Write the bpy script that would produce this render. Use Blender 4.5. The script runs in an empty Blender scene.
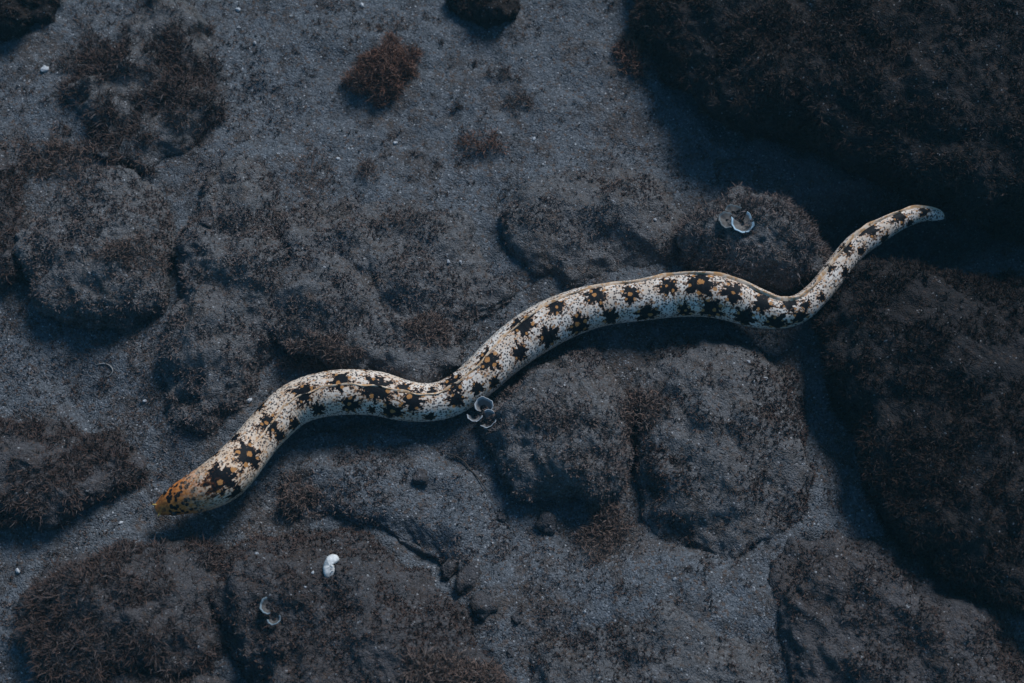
import bpy, math, random
import numpy as np
from mathutils import Vector
from mathutils.bvhtree import BVHTree

random.seed(7)
rng = np.random.default_rng(7)
scene = bpy.context.scene
COL = scene.collection

# ------------------------------------------------------------------ camera
W, H = 1024, 683
PITCH = math.radians(66)
DIST = 1.27
LENS = 50.0
cam_d = bpy.data.cameras.new('camera')
cam = bpy.data.objects.new('camera', cam_d)
COL.objects.link(cam)
cam_d.lens = LENS
cam_d.sensor_width = 36
cam_d.clip_start = 0.02
cam_d.clip_end = 500
FWD = np.array([0, math.cos(PITCH), -math.sin(PITCH)])
UPV = np.array([0, math.sin(PITCH), math.cos(PITCH)])
RGT = np.array([1.0, 0, 0])
CAM = -FWD * DIST
cam.location = CAM
cam.rotation_euler = (math.pi / 2 - PITCH, 0, 0)
scene.camera = cam
cam_d.dof.use_dof = True
cam_d.dof.focus_distance = DIST - 0.035
cam_d.dof.aperture_fstop = 5.6

# ------------------------------------------------------------------ light
SUN_EL = math.radians(44)
SUN_AZ = math.radians(32)          # clockwise from +Y towards +X
world = bpy.data.worlds.new('World')
scene.world = world
world.use_nodes = True
wn = world.node_tree
wn.nodes.clear()
wo = wn.nodes.new('ShaderNodeOutputWorld')
bg = wn.nodes.new('ShaderNodeBackground')
sky = wn.nodes.new('ShaderNodeTexSky')
sky.sky_type = 'NISHITA'
sky.sun_disc = False
sky.sun_elevation = SUN_EL
sky.sun_rotation = SUN_AZ
bg.inputs['Strength'].default_value = 0.08
water = wn.nodes.new('ShaderNodeMix')          # daylight filtered by the water column
water.data_type = 'RGBA'
water.blend_type = 'MULTIPLY'
water.inputs[0].default_value = 1.0
water.inputs[7].default_value = (0.45, 0.92, 1.12, 1)
wn.links.new(sky.outputs[0], water.inputs[6])
wn.links.new(water.outputs[2], bg.inputs[0])
wn.links.new(bg.outputs[0], wo.inputs[0])
sun_d = bpy.data.lights.new('sun', 'SUN')
sun_d.energy = 3.3
sun_d.angle = math.radians(21)
sun_d.color = (0.97, 0.97, 0.985)
sun = bpy.data.objects.new('sun', sun_d)
COL.objects.link(sun)
sdir = Vector((math.sin(SUN_AZ) * math.cos(SUN_EL), math.cos(SUN_AZ) * math.cos(SUN_EL), math.sin(SUN_EL)))
sun.rotation_euler = sdir.to_track_quat('Z', 'Y').to_euler()
sun.location = sdir * 5
scene.view_settings.view_transform = 'Standard'
scene.view_settings.look = 'None'
scene.view_settings.gamma = 1
scene.view_settings.exposure = 0.0
scene.cycles.max_bounces = 4
scene.cycles.use_denoising = True
scene.cycles.filter_width = 1.5


# ------------------------------------------------------------------ helpers
def ray(px, py):
    x = (px - W / 2) / W * 36 / LENS
    y = -(py - H / 2) / W * 36 / LENS
    d = FWD + RGT * x + UPV * y
    return d / np.linalg.norm(d)


def at(px, py, z=0.0):
    d = ray(px, py)
    return CAM + d * ((z - CAM[2]) / d[2])


def project(P):
    v = P - CAM
    dz = v @ FWD
    return np.stack([W / 2 + (v @ RGT) / dz * LENS / 36 * W, H / 2 - (v @ UPV) / dz * LENS / 36 * W], -1)


_p = np.random.default_rng(3).permutation(256)
_PERM = np.concatenate([_p, _p, _p])
_G = np.random.default_rng(4).normal(size=(256, 3))
_G /= np.linalg.norm(_G, axis=1)[:, None]


def perlin(P):
    Pi = np.floor(P).astype(np.int64)
    f = P - Pi
    Pi &= 255
    u = f * f * f * (f * (f * 6 - 15) + 10)
    out = np.zeros(len(P))
    for dx in (0, 1):
        wx = u[:, 0] if dx else 1 - u[:, 0]
        for dy in (0, 1):
            wy = u[:, 1] if dy else 1 - u[:, 1]
            for dz in (0, 1):
                wz = u[:, 2] if dz else 1 - u[:, 2]
                h = _PERM[_PERM[_PERM[Pi[:, 0] + dx] + Pi[:, 1] + dy] + Pi[:, 2] + dz]
                g = _G[h]
                out += wx * wy * wz * (g[:, 0] * (f[:, 0] - dx) + g[:, 1] * (f[:, 1] - dy) + g[:, 2] * (f[:, 2] - dz))
    return out * 1.5


def fbm(P, scale, octv=4, gain=0.5, off=0.0):
    out = 0
    a = 1.0
    for k in range(octv):
        out = out + a * perlin(P / scale + off + 17.3 * k)
        scale = scale / 2.03
        a *= gain
    return out


def mesh_obj(name, V, quads=None, tris=None, mat=None, parent=None, smooth=True, attrs=None):
    me = bpy.data.meshes.new(name)
    V = np.asarray(V, dtype=np.float32)
    nq = 0 if quads is None else len(quads)
    nt = 0 if tris is None else len(tris)
    me.vertices.add(len(V))
    me.vertices.foreach_set('co', V.ravel())
    me.loops.add(nq * 4 + nt * 3)
    li = []
    if nq:
        li.append(np.asarray(quads).ravel())
    if nt:
        li.append(np.asarray(tris).ravel())
    me.loops.foreach_set('vertex_index', np.concatenate(li).astype(np.int32))
    me.polygons.add(nq + nt)
    st = np.concatenate([np.arange(nq) * 4, nq * 4 + np.arange(nt) * 3]).astype(np.int32)
    me.polygons.foreach_set('loop_start', st)
    if smooth:
        me.polygons.foreach_set('use_smooth', np.ones(nq + nt, dtype=bool))
    for k, a in (attrs or {}).items():
        a = np.asarray(a, dtype=np.float32)
        if a.ndim == 1:
            me.attributes.new(k, 'FLOAT', 'POINT').data.foreach_set('value', a)
        else:
            me.attributes.new(k, 'FLOAT_VECTOR', 'POINT').data.foreach_set('vector', a.ravel())
    me.update(calc_edges=True)
    if mat:
        me.materials.append(mat)
    o = bpy.data.objects.new(name, me)
    COL.objects.link(o)
    if parent is not None:
        o.parent = parent
    return o


def tag(o, label=None, cat=None, group=None, kind=None):
    if label:
        o['label'] = label
    if cat:
        o['category'] = cat
    if group:
        o['group'] = group
    if kind:
        o['kind'] = kind
    return o


def grid_quads(nu, nv, wrap_v=False):
    i = np.arange(nu - 1)[:, None]
    j = np.arange(nv if wrap_v else nv - 1)[None, :]
    j2 = (j + 1) % nv
    return np.stack([i * nv + j, (i + 1) * nv + j, (i + 1) * nv + j2, i * nv + j2], -1).reshape(-1, 4)


def smooth1(a, n):
    k = np.hanning(2 * n + 3)[1:-1]
    k /= k.sum()
    p = np.concatenate([np.repeat(a[:1], n, 0), a, np.repeat(a[-1:], n, 0)])
    return np.convolve(p, k, 'valid')


# ------------------------------------------------------------------ materials
class NT:
    def __init__(s, name, rough=0.9, spec=0.12):
        s.m = bpy.data.materials.new(name)
        s.m.use_nodes = True
        s.t = s.m.node_tree
        s.b = s.t.nodes['Principled BSDF']
        s.b.inputs['Roughness'].default_value = rough
        s.b.inputs['Specular IOR Level'].default_value = spec

    def n(s, typ, **kw):
        nd = s.t.nodes.new('ShaderNode' + typ)
        for k, v in kw.items():
            setattr(nd, k, v)
        return nd

    def l(s, a, b):
        s.t.links.new(a, b)

    def val(s, x, sock):
        if isinstance(x, (int, float)):
            sock.default_value = x
        elif isinstance(x, tuple):
            sock.default_value = x if len(x) == len(sock.default_value) else (*x, 1)
        else:
            s.l(x, sock)

    def math(s, op, a, b=0.0, c=0.0, clamp=False):
        nd = s.n('Math', operation=op, use_clamp=clamp)
        s.val(a, nd.inputs[0]); s.val(b, nd.inputs[1]); s.val(c, nd.inputs[2])
        return nd.outputs[0]

    def step(s, x, lo, hi, a=0.0, b=1.0):
        nd = s.n('MapRange', interpolation_type='SMOOTHSTEP')
        s.val(x, nd.inputs[0])
        for k, v in enumerate((lo, hi, a, b)):
            nd.inputs[1 + k].default_value = v
        return nd.outputs[0]

    def mix(s, f, a, b):
        nd = s.n('Mix', data_type='RGBA')
        s.val(f, nd.inputs[0]); s.val(a, nd.inputs[6]); s.val(b, nd.inputs[7])
        return nd.outputs[2]

    def noise(s, vec, scale, detail=3.0, rough=0.55, dist=0.0):
        nd = s.n('TexNoise')
        if vec is not None:
            s.l(vec, nd.inputs['Vector'])
        nd.inputs['Scale'].default_value = scale
        nd.inputs['Detail'].default_value = detail
        nd.inputs['Roughness'].default_value = rough
        nd.inputs['Distortion'].default_value = dist
        return nd.outputs['Fac']

    def voro(s, vec, scale, feature='F1', rand=1.0):
        nd = s.n('TexVoronoi', feature=feature)
        if vec is not None:
            s.l(vec, nd.inputs['Vector'])
        nd.inputs['Scale'].default_value = scale
        nd.inputs['Randomness'].default_value = rand
        return nd

    def bump(s, h, dist, strength=1.0, nrm=None):
        nd = s.n('Bump')
        nd.inputs['Strength'].default_value = strength
        nd.inputs['Distance'].default_value = dist
        s.l(h, nd.inputs['Height'])
        if nrm is not None:
            s.l(nrm, nd.inputs['Normal'])
        return nd.outputs[0]


def mat_sediment(name, dust, film, dark, film_amt=0.5, grains=1.0):
    """dusty sand / sediment with brown algal film and coloured grains"""
    t = NT(name, 0.92, 0.1)
    co = t.n('TexCoord').outputs['Object']
    big = t.noise(co, 14, 5, 0.6)
    mid = t.noise(co, 75, 5, 0.62)
    fine = t.noise(co, 420, 3, 0.6)
    f = t.math('ADD', t.math('MULTIPLY', big, 0.55), t.math('MULTIPLY', mid, 0.45))
    fm = t.step(f, 0.60 - 0.2 * film_amt, 0.74 - 0.2 * film_amt)
    c = t.mix(fm, dust, film)
    dk = t.step(t.math('ADD', t.math('MULTIPLY', mid, 0.5), t.math('MULTIPLY', fine, 0.5)), 0.44, 0.62, 0, 1)
    c = t.mix(t.math('MULTIPLY', dk, 0.55), c, dark)
    # individual grains
    v = t.voro(co, 760)
    sep = t.n('SeparateColor')
    t.l(v.outputs['Color'], sep.inputs[0])
    r = sep.outputs[0]; g = sep.outputs[1]
    lightg = t.math('MULTIPLY', t.step(r, 0.70, 0.98), 0.5 * grains)
    c = t.mix(lightg, c, tuple(min(1, x * 2.3) for x in dust))
    darkg = t.math('MULTIPLY', t.step(g, 0.70, 0.95), 0.6 * grains)
    c = t.mix(darkg, c, tuple(x * 0.45 for x in dark))
    rare = t.math('MULTIPLY', t.step(r, 0.988, 0.994), 0.75 * grains)
    c = t.mix(rare, c, (0.42, 0.43, 0.45))
    v2 = t.voro(co, 420)
    sep2 = t.n('SeparateColor')
    t.l(v2.outputs['Color'], sep2.inputs[0])
    br = t.math('MULTIPLY', t.step(sep2.outputs[2], 0.88, 0.95), 0.6 * grains)
    c = t.mix(br, c, (0.10, 0.062, 0.042))
    t.l(c, t.b.inputs['Base Color'])
    hh = t.math('ADD', t.math('MULTIPLY', fine, 1.0), t.math('MULTIPLY', v.outputs['Distance'], -0.5))
    nb = t.bump(t.noise(co, 130, 4, 0.65), 0.0045, 0.8)
    t.l(t.bump(hh, 0.0022, 0.9, nb), t.b.inputs['Normal'])
    return t.m


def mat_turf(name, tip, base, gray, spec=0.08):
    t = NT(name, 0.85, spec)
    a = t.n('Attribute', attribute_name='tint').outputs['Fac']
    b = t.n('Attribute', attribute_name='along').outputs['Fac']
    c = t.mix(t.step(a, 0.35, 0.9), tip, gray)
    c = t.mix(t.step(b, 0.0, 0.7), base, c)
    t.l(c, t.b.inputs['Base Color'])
    return t.m


def mat_plain(name, col, var=0.25, scale=300, rough=0.7, spec=0.2, bump=0.0006):
    t = NT(name, rough, spec)
    co = t.n('TexCoord').outputs['Object']
    n = t.noise(co, scale, 4, 0.6)
    c = t.mix(t.step(n, 0.3, 0.7), tuple(x * (1 - var) for x in col), tuple(min(1, x * (1 + var)) for x in col))
    t.l(c, t.b.inputs['Base Color'])
    t.l(t.bump(n, bump), t.b.inputs['Normal'])
    return t.m


M_SAND = mat_sediment('dusty_sand', (0.110, 0.119, 0.133), (0.086, 0.070, 0.063), (0.050, 0.052, 0.057), 0.66)
M_ROCK = mat_sediment('sediment_rock', (0.110, 0.108, 0.112), (0.085, 0.070, 0.062), (0.056, 0.051, 0.050), 0.5, 0.8)
M_DULL = mat_sediment('dull_rock', (0.074, 0.069, 0.072), (0.058, 0.044, 0.039), (0.036, 0.032, 0.032), 0.6, 0.7)
M_DARK = mat_sediment('dark_rock', (0.028, 0.025, 0.026), (0.024, 0.018, 0.016), (0.014, 0.013, 0.014), 0.7, 0.5)
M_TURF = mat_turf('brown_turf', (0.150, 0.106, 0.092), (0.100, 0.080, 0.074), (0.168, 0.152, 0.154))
M_TURF_M = mat_turf('dull_vignetted_turf', (0.098, 0.061, 0.050), (0.052, 0.038, 0.034), (0.106, 0.090, 0.089))  # dull weed; darkening toward left and bottom frame edges is also painted in
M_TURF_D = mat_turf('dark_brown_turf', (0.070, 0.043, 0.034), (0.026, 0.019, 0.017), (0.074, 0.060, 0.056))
M_TURF_VIG = mat_turf('vignette_dark_turf', (0.048, 0.030, 0.024), (0.018, 0.013, 0.012), (0.048, 0.039, 0.037))  # darker copy of the dark brown turf: right-edge vignette put into its colour
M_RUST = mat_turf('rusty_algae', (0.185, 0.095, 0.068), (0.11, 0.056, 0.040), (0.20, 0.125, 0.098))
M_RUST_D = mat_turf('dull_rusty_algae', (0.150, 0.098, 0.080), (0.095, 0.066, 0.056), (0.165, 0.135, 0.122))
M_WHITE = mat_plain('white_shell', (0.62, 0.61, 0.59), 0.25, 260)
M_PALE = mat_plain('pale_shell', (0.42, 0.43, 0.45), 0.12, 400)
M_CHIP = mat_plain('gray_chip', (0.28, 0.29, 0.31), 0.2, 500)
M_STONE = mat_plain('dark_pebble', (0.035, 0.036, 0.040), 0.4, 200)
M_THREAD = mat_plain('pale_thread', (0.26, 0.25, 0.24), 0.2)
M_TWIG = mat_plain('twig', (0.06, 0.05, 0.045), 0.3)


# ------------------------------------------------------------------ the seabed
SWELLS = [  # pixel centre, pixel radii, rotation deg, height: low mounds and hollows of the sand
    (600, 215, 105, 52, -5, 0.006),
    (560, 620, 110, 60, 10, 0.018), (690, 630, 85, 70, 0, 0.020), (250, 210, 75, 90, 15, 0.014),
    (90, 400, 80, 45, 0, -0.006), (330, 60, 120, 50, 0, 0.006), (760, 470, 70, 70, 0, 0.008), (890, 232, 110, 42, 12, -0.075),
    (150, 490, 90, 40, 0, -0.006), (420, 190, 60, 40, 0, 0.006),
]
_sw = []
for (px, py, rx, ry, rot, hh) in SWELLS:
    c = at(px, py)
    k = 0.86e-3
    _sw.append((c[0], c[1], rx * k, ry * k / math.sin(PITCH), math.radians(rot), hh))


def bed_z(x, y):
    P = np.stack([x, y, np.zeros_like(x)], -1)
    z = 0.006 * fbm(P, 0.16, 3) + 0.0045 * fbm(P, 0.045, 3, 0.55, 5.1)
    z += 0.0016 * np.abs(fbm(P, 0.011, 3, 0.6, 9.7)) + 0.0012 * fbm(P, 0.006, 2, 0.6, 1.7)
    for (cx, cy, rx, ry, rot, hh) in _sw:
        dx = x - cx; dy = y - cy
        u = (dx * math.cos(rot) + dy * math.sin(rot)) / rx
        v = (-dx * math.sin(rot) + dy * math.cos(rot)) / ry
        z += hh * np.exp(-(u * u + v * v) ** 1.5)
    far = np.maximum(0, np.hypot(x, y) - 1.0)
    z += 0.05 * np.minimum(far, 6) * fbm(P, 1.3, 2, 0.5, 3.3)
    return z


def axis(lo, hi, step, reach=60.0, n=46):
    core = np.arange(lo, hi + step / 2, step)
    g = step * (reach / step) ** (np.linspace(0, 1, n))
    return np.concatenate([lo - g[::-1], core, hi + g])


gx = axis(-0.54, 0.54, 0.0028)
gy = axis(-0.43, 0.54, 0.0028)
X, Y = np.meshgrid(gx, gy, indexing='ij')
Vb = np.stack([X.ravel(), Y.ravel(), bed_z(X.ravel(), Y.ravel())], -1)
Qb = grid_quads(len(gx), len(gy))
seabed = mesh_obj('seabed', Vb, Qb, mat=M_SAND)
tag(seabed, kind='structure')
SURF = [(Vb, Qb)]


def normals_of(V, Q):
    a = V[Q[:, 2]] - V[Q[:, 0]]
    b = V[Q[:, 3]] - V[Q[:, 1]]
    fn = np.cross(a, b)
    return fn


# ------------------------------------------------------------------ turf algae (fine fronds)
def fronds(roots, nrm, n_per, length, width, spread=0.9, up=0.35, seg=2, sub=None):
    """ribbons fanning out of every root; returns V, quads, tris, tint, along"""
    n = len(roots)
    idx = np.repeat(np.arange(n), n_per)
    m = len(idx)
    N = nrm[idx]
    tuft_t = rng.random(n)[idx]
    tuft_l = (0.6 + 0.8 * rng.random(n))[idx]
    d = N + np.array([0, 0, up]) + spread * rng.normal(size=(m, 3)) * 0.75
    d /= np.linalg.norm(d, axis=1)[:, None]
    L = length * tuft_l * (0.55 + 0.7 * rng.random(m))
    w = width * (0.6 + 0.8 * rng.random(m))
    side = np.cross(d, rng.normal(size=(m, 3)))
    side /= np.linalg.norm(side, axis=1)[:, None] + 1e-9
    p0 = roots[idx] + rng.normal(size=(m, 3)) * length * 0.12 - N * length * 0.1
    curl = rng.normal(size=(m, 3)) * 0.55
    pts = [p0]
    dd = d
    for k in range(seg):
        pts.append(pts[-1] + dd * (L / seg)[:, None])
        dd = dd + curl
        dd = dd / np.linalg.norm(dd, axis=1)[:, None]
    verts = []
    for k in range(seg):
        ww = w * (1.0 if k == 0 else 1.15)
        verts += [pts[k] - side * ww[:, None] / 2, pts[k] + side * ww[:, None] / 2]
    verts.append(pts[seg])
    nvb = len(verts)
    V = np.stack(verts, 1).reshape(-1, 3)
    base = np.arange(m)[:, None] * nvb
    quads = np.concatenate([base + np.array([2 * k, 2 * k + 1, 2 * k + 3, 2 * k + 2]) for k in range(seg - 1)], 0)
    tris = base + np.array([2 * seg - 2, 2 * seg - 1, 2 * seg])
    tint = np.repeat(np.clip(0.65 * tuft_t + 0.35 * rng.random(m), 0, 1), nvb)
    al = np.tile(np.concatenate([np.repeat(np.arange(seg) / seg, 2), [1.0]]), m)
    return V, quads, tris, tint, al


def near(ctr):
    q = project(ctr)
    return (np.abs(ctr[:, 0]) < 2) & (np.abs(ctr[:, 1]) < 2) & (q[:, 0] > -90) & (q[:, 0] < W + 90) & (q[:, 1] > -90) & (q[:, 1] < H + 90)


def scatter(V, Q, count, mask=None, visible=True):
    fn = normals_of(V, Q)
    area = np.linalg.norm(fn, axis=1)
    ctr = V[Q].mean(1)
    nz = fn / (area[:, None] + 1e-12)
    wgt = area.copy()
    if mask is not None:
        wgt *= mask(ctr, nz)
    if visible:                       # keep to the stretch of seabed around the scene
        wgt *= near(ctr)
    wgt *= (nz[:, 2] > -0.35)
    tot = wgt.sum()
    if tot <= 0:
        return None
    f = rng.choice(len(Q), size=count, p=wgt / tot)
    u = rng.random(count)[:, None]; v = rng.random(count)[:, None]
    q = V[Q[f]]
    P = (q[:, 0] * (1 - u) + q[:, 1] * u) * (1 - v) + (q[:, 3] * (1 - u) + q[:, 2] * u) * v
    return P, nz[f]


def turf_part(parent, V, Q, per_m2, mask, mat, n_per=4, length=0.009, width=0.0012, spread=0.9, up=0.35, name='algae_turf', bare=False):
    fn = np.linalg.norm(normals_of(V, Q), axis=1) / 2
    ctr = V[Q].mean(1)
    inside = near(ctr)
    area = fn[inside].sum()
    cnt = int(area * per_m2)
    r = scatter(V, Q, cnt, mask)
    if r is None or cnt < 3:
        return None
    if bare:                            # leave out what a rock would bury
        keep = np.array([ground(p[0], p[1]) < p[2] + 0.002 for p in r[0]])
        r = (r[0][keep], r[1][keep])
    o = fronds(r[0], r[1], n_per, length, width, spread, up)
    ob = mesh_obj(name, o[0], o[1], o[2], mat, parent, True, {'tint': o[3], 'along': o[4]})
    ob['kind'] = 'stuff'
    return ob


# ------------------------------------------------------------------ rocks
def catmull(pts, n):
    pts = np.asarray(pts, float)
    m = len(pts)
    out = []
    per = np.linalg.norm(np.roll(pts, -1, 0) - pts, axis=1)
    cum = np.concatenate([[0], np.cumsum(per)])
    for s in np.linspace(0, cum[-1], n, endpoint=False):
        i = min(int(np.searchsorted(cum, s, 'right') - 1), m - 1)
        t = (s - cum[i]) / per[i]
        p0, p1, p2, p3 = pts[i - 1], pts[i], pts[(i + 1) % m], pts[(i + 2) % m]
        out.append(0.5 * ((2 * p1) + (-p0 + p2) * t + (2 * p0 - 5 * p1 + 4 * p2 - p3) * t ** 2 + (-p0 + 3 * p1 - 3 * p2 + p3) * t ** 3))
    return np.array(out)


ROCKS = []
BANKS = []


def rock(name, label, outline, h, mat, turf_mat, step=0.0022, lump=0.10, seed=0.0, flat=0.75, over=0.28, z0=0.0,
         turf=26000, t_len=0.008, t_wid=0.0011, mask_lo=-0.25, mask_hi=0.35, lip=(-0.25, -1), soft=1.35, top=None, n_per=4, crag=0.85):
    lift = over * h
    ol = np.array([at(x, y, z0 + lift)[:2] for x, y in outline])
    per = np.linalg.norm(np.roll(ol, -1, 0) - ol, axis=1).sum()
    na = int(np.clip(per / step, 80, 560))
    edge = catmull(ol, na)
    c = edge.mean(0) if top is None else at(top[0], top[1], z0 + h)[:2]
    size = math.sqrt(abs(np.sum(edge[:, 0] * np.roll(edge[:, 1], -1) - np.roll(edge[:, 0], -1) * edge[:, 1])) / 2)
    nr = int(np.clip((size * 0.6 + h) / step, 24, 190))
    # ragged outline
    rel = edge - c
    ep = np.column_stack([edge, np.full(na, seed)])
    rag = 1 + 0.10 * fbm(ep, size * 0.35, 3, 0.55, 6.0)
    rel = rel * rag[:, None]
    # steep, undercut side towards `lip`; the other sides run out softly into the sand
    un = rel / np.linalg.norm(rel, axis=1)[:, None]
    lp = np.array(lip, float) / np.linalg.norm(lip)
    steep = np.clip(0.5 + 0.75 * (un @ lp), 0, 1)[None, :]
    lift = over * h * steep
    ex = flat * steep + soft * (1 - steep)
    th = np.linspace(0.0, math.radians(118), nr)[:, None]
    rho = np.where(th < math.pi / 2, np.sin(th) ** 0.92, 1 - 0.30 * (1 - np.sin(th)) / (1 - math.sin(math.radians(118))))
    cz = np.cos(th)
    zz = np.where(cz > 0, lift + (h - lift) * np.abs(cz) ** ex, lift - (lift + 0.03) * np.abs(cz) / abs(math.cos(math.radians(118))))
    rho[0] = 0.002
    P = np.zeros((nr, na, 3))
    P[:, :, 0] = c[0] + rho * rel[None, :, 0]
    P[:, :, 1] = c[1] + rho * rel[None, :, 1]
    P[:, :, 2] = z0 + zz
    V = P.reshape(-1, 3)
    Q = grid_quads(nr, na, True)
    # make faces point outward
    fn = normals_of(V, Q)
    area2 = np.sum(edge[:, 0] * np.roll(edge[:, 1], -1) - np.roll(edge[:, 0], -1) * edge[:, 1])
    if fn[: na * 3, 2].mean() < 0:
        Q = Q[:, ::-1].copy()
        fn = -fn
    vn = np.zeros_like(V)
    for k in range(4):
        np.add.at(vn, Q[:, k], fn)
    vn /= np.linalg.norm(vn, axis=1)[:, None] + 1e-12
    S = V + np.array([seed * 1.7, seed * 0.9, seed * 2.3])
    D = lump * size * 0.45 * fbm(S, size * 0.42, 2, 0.5) + 0.010 * fbm(S, 0.05, 2, 0.5, 3.1) * min(1, size / 0.12)
    D += crag * (0.0052 * fbm(S, 0.021, 3, 0.6, 7.7) - 0.004 * np.abs(fbm(S, 0.03, 2, 0.5, 2.2)) + 0.0018 * fbm(S, 0.0062, 2, 0.6, 4.2))
    V = V + vn * D[:, None]
    o = mesh_obj(name, V, Q, mat=mat)
    tag(o, label, 'rock')
    SURF.append((V, Q))
    ROCKS.append((o, V, Q))
    BANKS.append((c + rel, steep.ravel(), h))

    def mask(ctr, nz):
        m = fbm(ctr + seed, 0.045, 3, 0.6, 11.0)
        return np.clip((m - mask_lo) / (mask_hi - mask_lo), 0.10, 1.0) ** 1.2
    if turf:
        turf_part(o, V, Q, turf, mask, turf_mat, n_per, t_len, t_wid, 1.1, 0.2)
    return o


# big dark rocks on the right
FUZZ = dict(t_len=0.0034, t_wid=0.0007, n_per=6)
SHAG = dict(t_len=0.0068, t_wid=0.0006, n_per=9)
rock('boulder', 'huge dark algae-covered boulder with a black overhang, filling the top right corner',
     [(652, 20), (666, 62), (694, 98), (735, 110), (785, 118), (835, 142), (888, 170), (950, 196), (1040, 226), (1150, 240), (1190, 100), (1150, -60), (1000, -140), (800, -150), (660, -100), (640, -40)],
     0.118, M_DARK, M_TURF_D, step=0.003, seed=1.0, lump=0.10, flat=0.75, over=0.46, lip=(0.25, -1), turf=30000, mask_lo=-0.4, mask_hi=0.25, t_len=0.0066, t_wid=0.00055, n_per=12)
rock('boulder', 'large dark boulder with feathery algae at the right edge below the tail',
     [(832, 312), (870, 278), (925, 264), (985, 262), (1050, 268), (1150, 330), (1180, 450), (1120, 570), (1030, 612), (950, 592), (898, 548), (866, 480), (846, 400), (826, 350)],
     0.085, M_DARK, M_TURF_VIG, step=0.0026, seed=2.0, lump=0.10, flat=0.7, over=0.32, lip=(-1, -0.5), turf=34000, mask_lo=-0.4, mask_hi=0.25, t_len=0.0066, t_wid=0.00055, n_per=12)
rock('rock', 'small fuzzy boulder carrying a pale curled alga, tucked under the overhang',
     [(690, 222), (712, 202), (755, 194), (800, 210), (824, 240), (828, 268), (800, 290), (750, 290), (705, 285), (684, 255)],
     0.066, M_ROCK, M_TURF, seed=3.0, turf=50000, mask_lo=-0.5, **SHAG)
# left side
rock('rock', 'rounded dusty rock at the left with a dark hollow under its lower edge',
     [(24, 285), (22, 235), (50, 190), (98, 160), (150, 172), (170, 215), (182, 265), (168, 318), (118, 338), (62, 322)],
     0.052, M_ROCK, M_TURF, seed=4.0, soft=1.5, lump=0.07, turf=60000, over=0.2, flat=0.85, lip=(0.15, -1), **FUZZ)
rock('rock', 'broad low lumpy slab above the eel with an undercut lower edge',
     [(268, 356), (252, 300), (262, 245), (310, 195), (370, 190), (435, 205), (490, 240), (505, 295), (480, 345), (440, 374), (385, 376), (330, 370)],
     0.036, M_ROCK, M_TURF, seed=5.0, lump=0.13, flat=0.65, over=0.38, soft=1.4, turf=42000, **FUZZ)
rock('rock', 'tall dusty rock left of the neck, leaning against the low slab',
     [(166, 425), (162, 350), (182, 280), (188, 210), (220, 160), (275, 170), (300, 250), (290, 330), (264, 372), (232, 412), (200, 442)],
     0.046, M_ROCK, M_TURF, seed=6.0, lump=0.08, turf=60000, over=0.15, flat=0.9, lip=(-0.8, -0.6), soft=1.2, **FUZZ)
rock('rock', 'ragged dark-brown algae rock in the upper left, broken by black pits',
     [(72, 110), (80, 50), (120, 18), (170, 10), (208, 40), (214, 90), (200, 145), (150, 165), (100, 155)],
     0.020, M_ROCK, M_TURF_M, seed=7.0, lump=0.30, turf=15000, t_len=0.011, t_wid=0.0006, n_per=12, mask_lo=0.0, mask_hi=0.25, soft=2.4)
rock('rock', 'black rock cut by the top left corner of the picture',
     [(-60, 22), (-20, 36), (20, 32), (46, 12), (50, -30), (10, -70), (-50, -60)],
     0.050, M_DARK, M_TURF_D, seed=8.0, turf=30000, **SHAG)
rock('rock', 'dark brown weedy rock at the left edge beside the rounded rock',
     [(-50, 300), (-8, 296), (20, 262), (26, 210), (18, 172), (-20, 150), (-60, 200)],
     0.038, M_DULL, M_TURF_M, seed=9.0, turf=34000, **SHAG)
rock('rock', 'dark algae rock at the left edge below the sandy patch, level with the head',
     [(-60, 520), (0, 524), (60, 518), (112, 495), (134, 462), (96, 434), (40, 420), (-10, 412), (-60, 430)],
     0.036, M_DULL, M_TURF_M, seed=10.0, flat=0.9, lump=0.14, turf=42000, soft=1.5, **SHAG)
rock('rock', 'small dark rock cut by the top edge, right of the brown puff',
     [(448, 0), (462, 16), (490, 24), (514, 20), (520, 0), (505, -30), (465, -30)],
     0.030, M_DARK, M_TURF_D, seed=11.0, turf=60000, **FUZZ)
rock('rock', 'low dusty mound on the sand left of the overhang shadow, above the eel',
     [(500, 236), (514, 200), (560, 178), (640, 176), (692, 206), (700, 252), (650, 280), (580, 284), (528, 270)],
     0.034, M_ROCK, M_TURF, seed=19.0, lump=0.10, flat=0.9, over=0.1, soft=2.0, turf=26000, mask_lo=-0.1, crag=0.6, lip=(-1, -0.4), **FUZZ)
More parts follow.
